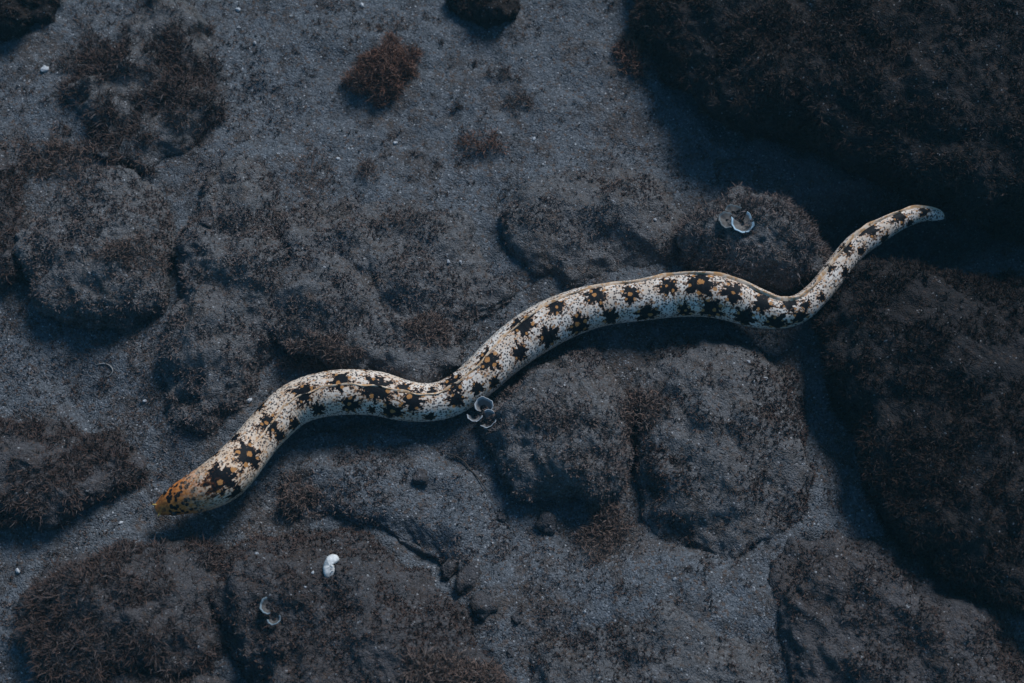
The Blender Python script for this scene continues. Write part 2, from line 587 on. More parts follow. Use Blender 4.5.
# below the eel
rock('rock', 'broad low silty mound at the bottom, left of the narrow crack',
     [(506, 650), (530, 590), (590, 566), (670, 572), (740, 584), (772, 630), (776, 720), (650, 770), (520, 750)],
     0.036, M_ROCK, M_TURF_M, seed=20.0, lump=0.10, flat=1.0, over=0.1, soft=2.0, turf=44000, crag=0.6, lip=(-0.3, -1), **FUZZ)
rock('rock', 'rounded rock under the middle of the eel with a shaded lower face',
     [(488, 440), (492, 402), (520, 372), (565, 352), (605, 352), (636, 395), (644, 445), (622, 492), (580, 512), (535, 502), (502, 475)],
     0.054, M_ROCK, M_TURF, seed=12.0, soft=1.6, lump=0.06, turf=62000, over=0.16, flat=0.9, **FUZZ)
rock('rock', 'long dusty rock right of the rounded one, sloping to a dark lower lip',
     [(622, 400), (640, 342), (690, 328), (745, 345), (795, 385), (812, 440), (806, 515), (775, 552), (712, 564), (662, 550), (640, 510), (632, 450)],
     0.044, M_ROCK, M_TURF_M, seed=13.0, crag=0.6, lump=0.08, flat=1.0, turf=46000, over=0.10, soft=1.8, lip=(-0.5, -1), **FUZZ)
rock('rock', 'flat sandy slab below the eel, left of the rounded rock',
     [(272, 476), (300, 436), (360, 424), (420, 432), (474, 455), (504, 500), (506, 560), (482, 596), (440, 574), (400, 549), (350, 524), (295, 515)],
     0.018, M_SAND, M_TURF, seed=14.0, lump=0.12, flat=0.75, turf=40000, over=0.32, soft=2.3, mask_lo=-0.15, crag=0.5, lip=(0.45, -1), **FUZZ)
rock('boulder', 'broad fuzzy boulder at the bottom carrying the white shell',
     [(216, 580), (230, 546), (290, 526), (350, 530), (412, 558), (466, 602), (500, 650), (490, 720), (400, 760), (300, 750), (235, 690), (210, 630)],
     0.060, M_DULL, M_TURF_M, seed=15.0, over=0.12, flat=0.95, lump=0.07, turf=62000, soft=1.6, mask_lo=-0.45, **FUZZ)
rock('boulder', 'weedy boulder in the bottom left corner, shaggy along its lower side',
     [(12, 640), (28, 585), (80, 552), (150, 540), (212, 548), (235, 600), (232, 650), (190, 686), (120, 692), (50, 685)],
     0.055, M_DULL, M_TURF_M, seed=16.0, flat=0.9, lump=0.1, turf=36000, t_len=0.0080, t_wid=0.0006, n_per=10, mask_lo=-0.4, over=0.2, soft=1.3)
rock('rock', 'reddish-brown fuzzy rock cut by the bottom left edge of the picture',
     [(40, 700), (80, 668), (150, 655), (215, 668), (260, 700), (240, 780), (140, 800), (50, 780)],
     0.040, M_DULL, M_TURF_M, seed=17.0, turf=60000, **FUZZ)
rock('rock', 'dark rock in the bottom right split off by a narrow crack',
     [(776, 560), (800, 530), (860, 530), (930, 555), (1010, 600), (1060, 670), (1050, 770), (900, 790), (810, 760), (792, 690), (782, 620)],
     0.046, M_DULL, M_TURF_M, seed=18.0, lump=0.08, flat=0.85, turf=44000, over=0.25, lip=(-1, -0.3), soft=1.5, **FUZZ)


# sediment banked against the foot of the rocks
for (eg, kk, hh) in BANKS:
    lo = eg.min(0) - 0.05
    hi = eg.max(0) + 0.05
    ii = np.where((Vb[:, 0] > lo[0]) & (Vb[:, 0] < hi[0]) & (Vb[:, 1] > lo[1]) & (Vb[:, 1] < hi[1]))[0]
    for part in np.array_split(ii, max(1, len(ii) // 4000)):
        d2 = (Vb[part, 0][:, None] - eg[None, :, 0]) ** 2 + (Vb[part, 1][:, None] - eg[None, :, 1]) ** 2
        jm = d2.argmin(1)
        d = np.sqrt(d2[np.arange(len(part)), jm])
        Vb[part, 2] += min(hh, 0.05) * (0.02 + 0.14 * kk[jm]) * np.exp(-(d / 0.020) ** 1.3)
seabed.data.vertices.foreach_set('co', Vb.astype(np.float32).ravel())
seabed.data.update()

# ------------------------------------------------------------------ ray casts on what is built
allV = []; allF = []; off = 0
for V, Q in SURF:
    if V is Vb:
        ctr = V[Q].mean(1)
        Q = Q[(np.abs(ctr[:, 0]) < 0.8) & (np.abs(ctr[:, 1]) < 0.8)]
        Q = Q.reshape(-1, 4)
    allV.append(V); allF.append(Q + off); off += len(V)
BV = BVHTree.FromPolygons(np.concatenate(allV).tolist(), np.concatenate(allF).tolist())


def hit(px, py):
    d = ray(px, py)
    loc, nrm, i, dist = BV.ray_cast(Vector(CAM), Vector(d))
    for _ in range(50):
        if loc is not None:
            break                      # slipped between two faces: look right beside it
        d = ray(px + random.uniform(-1, 1), py + random.uniform(-1, 1))
        loc, nrm, i, dist = BV.ray_cast(Vector(CAM), Vector(d))
    if nrm.dot(Vector(d)) > 0:
        nrm = -nrm
    return np.array(loc), np.array(nrm)


def ground(x, y):
    loc, nrm, i, d = BV.ray_cast(Vector((x, y, 1.0)), Vector((0, 0, -1)))
    return loc[2] if loc else 0.0


def sand_mask(ctr, nz):
    m = fbm(ctr, 0.07, 4, 0.65, 21.0)
    q = project(ctr)
    lim = -0.12 + 0.62 * np.clip((q[:, 0] - 230) / 120, 0, 1) * np.clip((330 - q[:, 1]) / 120, 0, 1)
    return np.clip((m - lim) / 0.35, 0.0, 1.0)


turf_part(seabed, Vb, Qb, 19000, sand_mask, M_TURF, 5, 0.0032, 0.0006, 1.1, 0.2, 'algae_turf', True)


def clump_mask(ctr, nz):
    return np.clip((fbm(ctr, 0.016, 3, 0.6, 31.0) - 0.30) / 0.15, 0.0, 1.0) * np.clip(fbm(ctr, 0.12, 2, 0.5, 41.0) + 0.55, 0.05, 1)


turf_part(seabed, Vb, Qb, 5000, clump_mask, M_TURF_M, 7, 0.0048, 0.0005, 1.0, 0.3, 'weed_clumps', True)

# ------------------------------------------------------------------ the eel
EEL = np.array([
    (155, 511, 7), (158, 509.5, 12), (163, 507, 17.5), (170, 503.5, 24.5), (180, 499, 31), (193, 494, 38), (209, 487, 43.5), (224, 477.5, 46.5),
    (237, 465, 45), (249, 451, 42), (262, 435, 41), (276, 420, 42), (292, 406, 43), (311, 397.5, 44),
    (333, 393, 45), (356, 392, 45), (379, 394, 44), (402, 400, 41), (425, 402.5, 38), (446, 399, 38), (466, 388, 39),
    (483, 374, 41), (500, 358, 43), (519, 342.5, 45), (541, 328, 46), (563, 317, 45), (588, 308, 43), (614, 303, 41),
    (640, 300, 41), (665, 296, 43), (690, 294, 44), (714, 295, 44), (737, 301, 42), (757, 308, 38), (780, 312.5, 31),
    (800, 308, 27), (818, 293, 24), (832, 276, 24), (845, 259, 23.5), (858, 245, 23), (876, 233, 21.5), (895, 222.5, 18), (912, 216, 15),
    (926, 214, 12.5), (936, 215, 10), (941, 216.5, 7), (944, 218, 3.0)], float)


def spline_open(pts, n):
    pts = np.asarray(pts, float)
    m = len(pts)
    per = np.linalg.norm(pts[1:, :2] - pts[:-1, :2], axis=1)
    cum = np.concatenate([[0], np.cumsum(per)])
    out = []
    for s in np.linspace(0, cum[-1], n):
        i = int(np.clip(np.searchsorted(cum, s, 'right') - 1, 0, m - 2))
        t = (s - cum[i]) / per[i]
        p1, p2 = pts[i], pts[i + 1]
        p0 = pts[i - 1] if i > 0 else 2 * p1 - p2
        p3 = pts[i + 2] if i + 2 < m else 2 * p2 - p1
        out.append(0.5 * ((2 * p1) + (-p0 + p2) * t + (2 * p0 - 5 * p1 + 4 * p2 - p3) * t ** 2 + (-p0 + 3 * p1 - 3 * p2 + p3) * t ** 3))
    return np.array(out)


NS, NA = 900, 108
E = spline_open(EEL, NS)
seen = np.array([hit(E[i, 0], E[i, 1])[0] for i in range(0, NS, 3)])
seen_lo = np.array([hit(E[i, 0], E[i, 1] + E[i, 2] * 0.45)[0] for i in range(0, NS, 3)])
base_z = np.maximum(seen[:, 2], seen_lo[:, 2] - 0.004)
base_z = np.interp(np.arange(NS), np.arange(0, NS, 3), base_z)
wide = np.array([base_z[max(0, i - 14):i + 15].max() for i in range(NS)])
base_z = 0.5 * wide + 0.5 * base_z
base_z = np.maximum(base_z, np.interp(E[:, 0], [700, 760, 810, 860, 944], [0.0, 0.014, 0.026, 0.034, 0.040]))   # the tail lies on the shoulder of the dark boulder
base_z = smooth1(base_z, 40)
zc = base_z + 0.02
for it in range(3):
    C = np.array([at(E[i, 0], E[i, 1], zc[i]) for i in range(NS)])
    mpp = np.linalg.norm(C - CAM, axis=1) * 36 / LENS / W
    R = np.maximum(E[:, 2] * mpp / 2, 0.0009)
    zt = base_z + R * 0.95 + 0.006
    zt += 0.012 * np.exp(-((np.arange(NS) - 60) / 70.0) ** 2)      # the head is carried a little off the bottom
    zc = smooth1(zt, 30)
T = np.gradient(C, axis=0)
T = np.stack([smooth1(T[:, k], 6) for k in range(3)], -1)
T /= np.linalg.norm(T, axis=1)[:, None]
arc = np.concatenate([[0], np.cumsum(np.linalg.norm(np.diff(C, axis=0), axis=1))])
up = np.array([0, 0, 1.0])
UPn = up - T * (T @ up)[:, None]
UPn /= np.linalg.norm(UPn, axis=1)[:, None]
SD = np.cross(T, UPn)          # towards the picture's lower side
# roll of the body along its length (degrees the back is turned away from the camera)
roll = np.radians(np.interp(E[:, 0], [150, 250, 300, 400, 440, 490, 540, 600, 700, 780, 850, 940], [-18, -22, -8, 2, 4, 14, 26, 36, 36, 22, 30, 34]))
roll = smooth1(roll, 25)
DOR = UPn * np.cos(roll)[:, None] - SD * np.sin(roll)[:, None]
LAT = np.cross(T, DOR)
tn = arc / arc[-1]
px_s = E[:, 0]
hgt = np.interp(tn, [0, 0.03, 0.08, 0.2, 0.7, 0.85, 1.0], [0.72, 0.80, 0.92, 1.0, 1.02, 1.08, 1.15])
ang = np.linspace(0, 2 * math.pi, NA, endpoint=False)   # 0 = back
ca, sa = np.cos(ang), np.sin(ang)
rr = 1.0 + 0.0 * ca
VE = C[:, None, :] + DOR[:, None, :] * (R * hgt)[:, None, None] * ca[None, :, None] + LAT[:, None, :] * R[:, None, None] * (np.sign(sa) * np.abs(sa) ** 0.95)[None, :, None]
# head modelling: brow hump, jaw line crease, gill pouch, faint skin folds
smm = arc * 1000
jaw = np.exp(-((np.abs(np.where(ang > math.pi, 2 * math.pi - ang, ang)) - 1.72) / 0.10) ** 2)
crease = np.clip(1 - smm / 42, 0, 1) * (smm > 1.5)
folds = 0.00012 * np.sin(smm * 1.25 + 2.2 * np.sin(smm * 0.21))
dr = -0.0016 * crease[:, None] * jaw[None, :]
dr = dr + folds[:, None] * (np.clip(smm / 60, 0, 1) * np.clip(R / 0.016, 0, 1))[:, None] * (0.4 + 0.6 * np.abs(sa))[None, :]
brow = np.exp(-((smm - 62) / 22) ** 2)[:, None] * np.exp(-((np.minimum(ang, 2 * math.pi - ang)) / 0.8) ** 2)[None, :]
dr = dr + 0.003 * brow
rad = VE - C[:, None, :]
rl = np.linalg.norm(rad, axis=2, keepdims=True)
VE = VE + rad / rl * dr[:, :, None]
VEf = VE.reshape(-1, 3)
QE = grid_quads(NS, NA, True)
fnE = normals_of(VEf, QE)
if np.einsum('ij,ij->i', fnE, VEf[QE].mean(1) - np.repeat(C[:-1], NA, 0)).mean() < 0:
    QE = QE[:, ::-1].copy()
# caps
VEf = np.concatenate([VEf, [C[0] - T[0] * 0.0018, C[-1] + T[-1] * 0.001]])
i0, i1 = NS * NA, NS * NA + 1
j = np.arange(NA)
capt = np.concatenate([np.stack([np.full(NA, i0), j, (j + 1) % NA], -1), np.stack([np.full(NA, i1), (NS - 1) * NA + (j + 1) % NA, (NS - 1) * NA + j], -1)])

sang = np.where(ang > math.pi, ang - 2 * math.pi, ang)
A_ = np.repeat(sang[None, :], NS, 0)
S_ = np.repeat(arc[:, None], NA, 1)
ARC_ = A_ * R[:, None]
proj = project(VEf[:-2]).reshape(NS, NA, 2)
rn = (VE - C[:, None, :])
facing = np.einsum('ijk,ijk->ij', rn, VE - CAM) < 0

BL = [  # pixel centre, pixel radius of the dark blotches seen on the eel
    (220, 481, 14), (248, 455, 14), (269, 424, 15), (303, 393, 15), (340, 381, 14), (377, 388, 15), (404, 388, 10), (413, 399, 13),
    (432, 391, 6), (452, 384, 12), (456, 399, 11), (489, 360, 16), (523, 325, 14), (555, 306, 13), (595, 296, 15), (631, 293, 15),
    (668, 286, 14), (700, 283, 15), (733, 292, 15), (762, 303, 13), (789, 303, 10), (806, 305, 7), (829, 268, 9), (846, 248, 10), (870, 229, 11),
    (899, 216, 11), (925, 211, 7), (236, 493, 7), (256, 464, 8), (280, 436, 10), (294, 424, 10), (318, 410, 13), (350, 405, 13), (372, 410, 8), (392, 411, 11),
    (430, 417, 6), (478, 389, 10), (494, 383, 10), (520, 352, 14), (549, 337, 15), (580, 326, 15), (611, 317, 13), (648, 314, 14), (684, 311, 14), (712, 310, 13),
    (744, 318, 14), (776, 323, 11), (800, 317, 8), (822, 297, 7), (845, 273, 7), (862, 251, 7), (885, 239, 8), (910, 224, 7)]
blot = np.zeros((NS, NA))
spot = np.zeros((NS, NA))
brng = np.random.default_rng(21)


def add_blot(s0, a0, rad_m, arcr):
    rad_m = rad_m * brng.uniform(0.82, 1.2)
    ds = S_ - s0
    da = ((A_ - a0 + math.pi) % (2 * math.pi) - math.pi) * arcr
    dd = np.sqrt((ds / brng.uniform(0.85, 1.15)) ** 2 + (da / 1.08) ** 2)
    ph = np.arctan2(da, ds)
    arm = 1.0
    for n_, w_ in ((3, 0.10), (5, 0.16), (8, 0.16), (11, 0.12)):
        arm = arm + w_ * np.cos(n_ * ph + brng.random() * 6.28)
    np.maximum(blot, np.clip(1 - dd / (rad_m * 1.22 * arm), 0, 1), out=blot)
    ring = brng.integers(3, 6)
    spots = [(brng.normal() * 0.12, brng.normal() * 0.12, 0.11 + 0.05 * brng.random())] if rad_m > 0.0105 and brng.random() < 0.75 else []
    p0 = brng.random() * 6.28
    for q in range(ring):
        r_ = 0.50 + 0.30 * brng.random()
        spots.append((r_ * math.cos(p0 + q * 6.28 / ring), r_ * math.sin(p0 + q * 6.28 / ring), 0.075 + 0.05 * brng.random()))
    for (us, ua, ur) in spots:
        d_ = np.sqrt((ds - us * rad_m) ** 2 + (da - ua * rad_m) ** 2) / (ur * rad_m)
        np.maximum(spot, np.clip(1.5 - d_ * 0.75, 0, 1), out=spot)


for (bx, by, br) in BL:
    d2 = (proj[..., 0] - bx) ** 2 + (proj[..., 1] - by) ** 2 + (~facing) * 1e6
    i, jj = np.unravel_index(np.argmin(d2), d2.shape)
    k = 0.86e-3
    add_blot(arc[i], sang[jj], br * k, R[i])
    s_far = arc[i] + 0.009
    if abs(sang[jj]) > 0.35:      # the hidden flank carries its own row
        add_blot(s_far, -sang[jj] - 0.55 * np.sign(sang[jj]), br * k, R[i])
pat = np.stack([S_, ARC_, 0 * S_], -1).reshape(-1, 3)
pat = np.concatenate([pat, [[0, 0, 0], [arc[-1], 0, 0]]])
bl = np.concatenate([blot.ravel(), [0, 0]])
sl = np.concatenate([spot.ravel(), [0, 0]])


def mat_eel():
    t = NT('eel_skin', 0.6, 0.10)
    p = t.n('Attribute', attribute_name='pat').outputs['Vector']
    b = t.n('Attribute', attribute_name='blotch').outputs['Fac']
    sx = t.n('SeparateXYZ')
    t.l(p, sx.inputs[0])
    s, a = sx.outputs[0], sx.outputs[1]
    back = t.step(t.math('ABSOLUTE', a), 0.004, 0.020, 1, 0)     # near the fin
    # pattern space drawn out along the body near the back
    mp = t.n('Mapping')
    mp.inputs['Scale'].default_value = (0.45, 1.0, 1.0)
    t.l(p, mp.inputs[0])
    ps = mp.outputs[0]
    n1 = t.noise(p, 430, 3, 0.6, 0.5)
    n2 = t.noise(ps, 430, 2, 0.6)
    n3 = t.noise(p, 60, 2, 0.5)
    val = t.math('ADD', b, t.math('MULTIPLY', t.math('SUBTRACT', n1, 0.5), 1.05))
    val = t.math('ADD', val, t.math('MULTIPLY', t.math('MULTIPLY', t.math('SUBTRACT', n2, 0.5), 0.9), t.math('ADD', 0.35, back)))
    # cream ground colour, warmer towards the head
    warm = t.step(s, 0.03, 0.35, 1.0, 0.0)
    white = t.mix(t.step(n3, 0.35, 0.65), (0.60, 0.49, 0.40), (0.73, 0.65, 0.58))
    white = t.mix(t.math('MULTIPLY', warm, 0.45), white, (0.70, 0.47, 0.29))
    streak = t.math('MULTIPLY', t.step(n2, 0.50, 0.66), t.math('ADD', 0.28, t.math('MULTIPLY', back, 0.5)))
    c = t.mix(streak, white, (0.45, 0.22, 0.09))
    # fine dark speckles
    v = t.voro(p, 540)
    sp = t.n('SeparateColor')
    t.l(v.outputs['Color'], sp.inputs[0])
    dots = t.math('MULTIPLY', t.step(v.outputs['Distance'], 0.38, 0.54, 1, 0), t.step(sp.outputs[0], 0.20, 0.28))
    c = t.mix(t.math('MULTIPLY', dots, 0.92), c, (0.035, 0.032, 0.036))
    v3 = t.voro(p, 240)
    sp3 = t.n('SeparateColor')
    t.l(v3.outputs['Color'], sp3.inputs[0])
    ofl = t.math('MULTIPLY', t.step(v3.outputs['Distance'], 0.2, 0.36, 1, 0), t.step(sp3.outputs[1], 0.6, 0.65))
    c = t.mix(t.math('MULTIPLY', ofl, 0.7), c, (0.48, 0.23, 0.09))
    # orange tips, then the black star
    fr = t.math('MULTIPLY', t.step(val, 0.28, 0.38), 0.6)
    c = t.mix(fr, c, (0.46, 0.20, 0.07))
    bk = t.step(val, 0.37, 0.43)
    c = t.mix(bk, c, (0.006, 0.006, 0.008))
    # yellow-orange spots in the stars
    sa_ = t.n('Attribute', attribute_name='spot').outputs['Fac']
    ys = t.step(t.math('ADD', sa_, t.math('MULTIPLY', t.math('SUBTRACT', n1, 0.5), 1.6)), 0.55, 0.75)
    c = t.mix(t.math('MULTIPLY', ys, 0.9), c, (0.44, 0.20, 0.065))
    # orange-brown snout, breaking up into dark freckles
    nose = t.math('ADD', s, t.math('MULTIPLY', t.math('SUBTRACT', n1, 0.5), 0.045))
    c2 = t.mix(t.step(n2, 0.40, 0.62), (0.76, 0.25, 0.055), (0.46, 0.14, 0.035))
    vf = t.voro(p, 270)
    spf = t.n('SeparateColor')
    t.l(vf.outputs['Color'], spf.inputs[0])
    bk2 = t.math('MULTIPLY', t.step(vf.outputs['Distance'], 0.46, 0.58, 1, 0), t.step(spf.outputs[0], 0.30, 0.36))
    c2 = t.mix(t.math('MULTIPLY', bk2, t.step(s, 0.006, 0.018)), c2, (0.012, 0.010, 0.010))
    c = t.mix(t.step(nose, 0.030, 0.062, 1, 0), c, c2)
    tipf = t.step(s, 0.0010, 0.004, 0.7, 0)
    c = t.mix(tipf, c, (0.30, 0.27, 0.26))
    cheek = t.math('MULTIPLY', t.math('MULTIPLY', t.step(s, 0.05, 0.13, 0.5, 0), t.step(s, 0.035, 0.05)), t.step(n1, 0.45, 0.62))
    c = t.mix(t.math('MULTIPLY', cheek, t.step(val, 0.30, 0.40, 1, 0)), c, (0.50, 0.24, 0.09))
    t.l(c, t.b.inputs['Base Color'])
    t.l(t.bump(t.noise(p, 700, 2, 0.5), 0.0004, 0.6), t.b.inputs['Normal'])
    return t.m


M_EEL = mat_eel()


def mat_fin():
    t = NT('fin_skin', 0.6, 0.1)
    p = t.n('Attribute', attribute_name='pat').outputs['Vector']
    b = t.n('Attribute', attribute_name='blotch').outputs['Fac']
    n = t.noise(p, 240, 3, 0.6)
    c = t.mix(t.step(n, 0.38, 0.62), (0.66, 0.52, 0.40), (0.50, 0.27, 0.12))
    c = t.mix(t.step(t.math('ADD', b, t.math('MULTIPLY', t.math('SUBTRACT', n, 0.5), 0.8)), 0.55, 0.65), c, (0.02, 0.016, 0.014))
    t.l(c, t.b.inputs['Base Color'])
    return t.m


M_FIN = mat_fin()
eel = mesh_obj('moray_eel', VEf, QE, capt, M_EEL, None, True, {'pat': pat, 'blotch': bl, 'spot': sl})
tag(eel, 'white moray eel with black star-shaped blotches and orange snout, winding across the rocks', 'eel')

# dorsal fin: a low soft ridge from behind the head to the tip of the tail
fi = np.arange(70, NS, 1)
fh = np.interp(tn[fi], [0.08, 0.14, 0.5, 0.75, 0.9, 0.97, 1.0], [0.0, 0.0010, 0.0022, 0.0036, 0.0032, 0.002, 0.0005])
root = C + DOR * (R * hgt)[:, None] * 0.97
sway = 0.0011 * np.sin(arc * 120) + 0.0007 * np.sin(arc * 291 + 1)
prof = [(-0.0012, -0.001), (-0.0007, 0.55), (-0.0002, 1.0), (0.0002, 1.0), (0.0007, 0.55), (0.0012, -0.001)]
FV = []
fb = []
for (lx, ky) in prof:
    FV.append(root[fi] + LAT[fi] * (lx + sway[fi] * max(ky, 0) * 1.0)[:, None] + DOR[fi] * (fh * ky)[:, None])
FV = np.stack(FV, 1)
npf = len(prof)
fblot = np.repeat(blot[fi][:, [0]] * 0.75, npf, 1).ravel()
fpat = np.stack([np.repeat(arc[fi][:, None], npf, 1), np.tile(np.linspace(-0.004, 0.004, npf), (len(fi), 1)), np.zeros((len(fi), npf))], -1).reshape(-1, 3)
fin = mesh_obj('dorsal_fin', FV.reshape(-1, 3), grid_quads(len(fi), npf), None, M_FIN, eel, True, {'pat': fpat, 'blotch': fblot, 'spot': 0 * fblot})

# eyes and tube nostrils
def uv_ball(center, r, ax=None, nu=10, nv=14, scale=(1, 1, 1)):
    u = np.linspace(0, math.pi, nu); v = np.linspace(0, 2 * math.pi, nv, endpoint=False)
    P = np.stack([np.outer(np.sin(u), np.cos(v)), np.outer(np.sin(u), np.sin(v)), np.outer(np.cos(u), np.ones(nv))], -1).reshape(-1, 3)
    return P * r * np.array(scale) + center, grid_quads(nu, nv, True)


M_EYE = mat_plain('eye', (0.02, 0.018, 0.018), 0.2, 500, 0.15, 0.5)
M_NOSE = mat_plain('nostril_skin', (0.50, 0.34, 0.10), 0.2)
ie = int(np.searchsorted(arc, 0.0185))
for sg in (-1, 1):
    a0 = sg * 0.95
    p = C[ie] + DOR[ie] * R[ie] * hgt[ie] * math.cos(a0) + LAT[ie] * R[ie] * math.sin(a0)
    v, q = uv_ball(p, 0.0021)
    mesh_obj('eye', v, q, None, M_EYE, eel)
    i2 = 6
    pn = C[i2] + DOR[i2] * R[i2] * 0.5 + LAT[i2] * R[i2] * 0.6 * sg
    dirn = (-T[i2] * 0.8 + DOR[i2] * 0.3 + LAT[i2] * 0.5 * sg)
    ringsv = []
    ref = np.cross(dirn, DOR[i2]); ref /= np.linalg.norm(ref)
    ref2 = np.cross(dirn, ref); ref2 /= np.linalg.norm(ref2)
    for k, (tt, r_) in enumerate([(-0.001, 0.0009), (0.001, 0.0008), (0.003, 0.0006), (0.0034, 0.0002)]):
        aa = np.linspace(0, 2 * math.pi, 8, endpoint=False)
        ringsv.append(pn + dirn * tt + np.outer(np.cos(aa), ref) * r_ + np.outer(np.sin(aa), ref2) * r_)
    mesh_obj('nostril', np.concatenate(ringsv), grid_quads(4, 8, True), None, M_NOSE, eel)


# ------------------------------------------------------------------ algae tufts growing on sand and rock
def algae_tuft(px, py, rx, ry, label, mat, n=260, length=0.012, width=0.0009, group=None, dome=0.6, n_per=5):
    c, nr = hit(px, py + ry * 0.35)
    k = np.linalg.norm(c - CAM) * 36 / LENS / W
    Rx, Ry = rx * k, ry * k
    n = int(n * 1.6)
    th = rng.random(n) * 2 * math.pi
    r = np.sqrt(rng.random(n))
    z = rng.random(n)
    env = np.sqrt(np.clip(1 - r * r, 0, 1))
    wob = 0.80 + 0.75 * perlin(np.stack([np.cos(th) * 1.7 + px, np.sin(th) * 1.7 + py, np.zeros(n)], -1))
    x = np.cos(th) * r * Rx * wob
    y = np.sin(th) * r * Ry * wob
    gz = np.array([ground(c[0] + x[i], c[1] + y[i]) for i in range(n)])
    gz = np.clip(gz, c[2] - 0.02, c[2] + 0.02)
    hgt_ = env * z * dome * (Rx + Ry) / 2
    P = np.stack([c[0] + x, c[1] + y, gz + hgt_], -1)
    N = np.stack([x / Rx * 0.8, y / Ry * 0.8, 0.35 + z], -1)
    N /= np.linalg.norm(N, axis=1)[:, None]
    o = fronds(P, N, n_per, length * 0.8, width * 0.55, 1.1, 0.2, 3)
    base = np.array([c[0], c[1], c[2]])
    # holdfast stems tie the fronds to the ground
    ns = max(6, n // 18)
    sel = rng.choice(n, ns, replace=False)
    sv = []; st = []
    for q, i in enumerate(sel):
        b0 = np.array([c[0] + x[i] * 0.3, c[1] + y[i] * 0.3, ground(c[0] + x[i] * 0.3, c[1] + y[i] * 0.3) - 0.001])
        dv = P[i] - b0
        sd = np.cross(dv, [0.3, 0.5, 0.8]); sd = sd / (np.linalg.norm(sd) + 1e-9) * width * 0.8
        sv += [b0 - sd, b0 + sd, P[i] + dv * 0.1]
        st.append([3 * q, 3 * q + 1, 3 * q + 2])
    nv0 = len(o[0])
    V = np.concatenate([o[0], np.array(sv)])
    tr = np.concatenate([o[2], np.array(st) + nv0])
    ob = mesh_obj('algae_tuft', V - base, o[1], tr, mat, None, True,
                  {'tint': np.concatenate([o[3], np.full(len(sv), 0.3)]), 'along': np.concatenate([o[4], np.full(len(sv), 0.2)])})
    ob.location = base
    tag(ob, label, 'algae', group)
    return ob


G_T = 'brown algae tufts'
algae_tuft(388, 62, 40, 34, 'big round rusty-brown algae puff on the open sand near the top', M_RUST, 900, 0.010, 0.0007, G_T, 0.75, 6)
algae_tuft(480, 140, 30, 15, 'low spreading rusty algae tuft on sand below the small top rock', M_RUST, 80, 0.009, 0.0008, G_T, 0.5)
algae_tuft(518, 98, 20, 16, 'small brown algae tuft on sand, right of the round puff', M_RUST_D, 50, 0.008, 0.0008, G_T, 0.5)
algae_tuft(500, 70, 16, 12, 'sparse dark algae tuft on sand just under the small top rock', M_TURF_M, 30, 0.007, 0.0008, G_T, 0.4)
algae_tuft(368, 162, 15, 18, 'little upright brown algae tuft on sand below the round puff', M_RUST_D, 40, 0.008, 0.0008, G_T, 0.8)
algae_tuft(392, 22, 18, 12, 'faint brown algae tuft on sand just above the round puff', M_RUST_D, 40, 0.007, 0.0008, G_T, 0.4)
algae_tuft(428, 322, 36, 24, 'rusty algae patch on top of the low slab above the eel', M_RUST_D, 240, 0.008, 0.0009, G_T, 0.3)
algae_tuft(318, 345, 44, 16, 'rusty algae fringe along the undercut edge of the low slab', M_RUST_D, 280, 0.008, 0.0009, G_T, 0.3)
algae_tuft(606, 520, 28, 34, 'brown algae clump in the gap below the rounded rock and its long neighbour', M_RUST_D, 260, 0.009, 0.0009, G_T, 0.4)
algae_tuft(448, 668, 62, 20, 'blurred reddish-brown algae mat at the bottom edge beside the shell boulder', M_RUST_D, 420, 0.011, 0.001, G_T, 0.4)
algae_tuft(130, 245, 36, 22, 'rusty algae patch on the crown of the rounded left rock', M_RUST_D, 170, 0.008, 0.0009, G_T, 0.3)
algae_tuft(640, 400, 30, 34, 'rusty algae patch in the seam between the rounded rock and the long rock', M_RUST_D, 200, 0.008, 0.0009, G_T, 0.3)
algae_tuft(632, 40, 20, 34, 'brown algae fringe on the left flank of the huge dark boulder', M_RUST, 200, 0.010, 0.0009, G_T, 0.4)
algae_tuft(404, 215, 40, 14, 'thin rusty algae streak on sand above the low slab', M_RUST_D, 80, 0.006, 0.0008, G_T, 0.25)
algae_tuft(310, 165, 26, 40, 'faint brown algae streak on sand, right of the tall dusty rock', M_RUST_D, 110, 0.006, 0.0008, G_T, 0.25)
algae_tuft(60, 145, 48, 32, 'brown algae clump on sand between the ragged rock and the left edge', M_RUST_D, 230, 0.010, 0.001, G_T, 0.2)
algae_tuft(184, 66, 38, 50, 'dark brown algae clump on the right shoulder of the ragged weedy rock', M_TURF_M, 330, 0.011, 0.001, G_T, 0.25)
algae_tuft(104, 56, 44, 34, 'dark brown algae clump on the left shoulder of the ragged weedy rock', M_TURF_M, 280, 0.011, 0.001, G_T, 0.25)
algae_tuft(298, 492, 30, 22, 'brown algae patch on the left end of the sandy slab, beside the eel shadow', M_RUST_D, 170, 0.008, 0.0009, G_T, 0.25)
algae_tuft(620, 180, 34, 16, 'sparse brown algae film on the sandy mound left of the dark shadow', M_RUST_D, 40, 0.006, 0.0008, G_T, 0.25)


# ------------------------------------------------------------------ pale curled fan algae
def mat_fan(name, rim, body, band):
    t = NT(name, 0.6, 0.25)
    a = t.n('Attribute', attribute_name='along').outputs['Fac']
    n = t.noise(t.n('TexCoord').outputs['Object'], 500, 3, 0.6)
    aa = t.math('ADD', a, t.math('MULTIPLY', t.math('SUBTRACT', n, 0.5), 0.18))
    c = t.mix(t.step(aa, 0.66, 0.86), body, rim)
    rings = t.step(t.math('SINE', t.math('MULTIPLY', aa, 34.0)), 0.3, 0.9)
    c = t.mix(t.math('MULTIPLY', rings, 0.45), c, band)
    t.l(c, t.b.inputs['Base Color'])
    return t.m


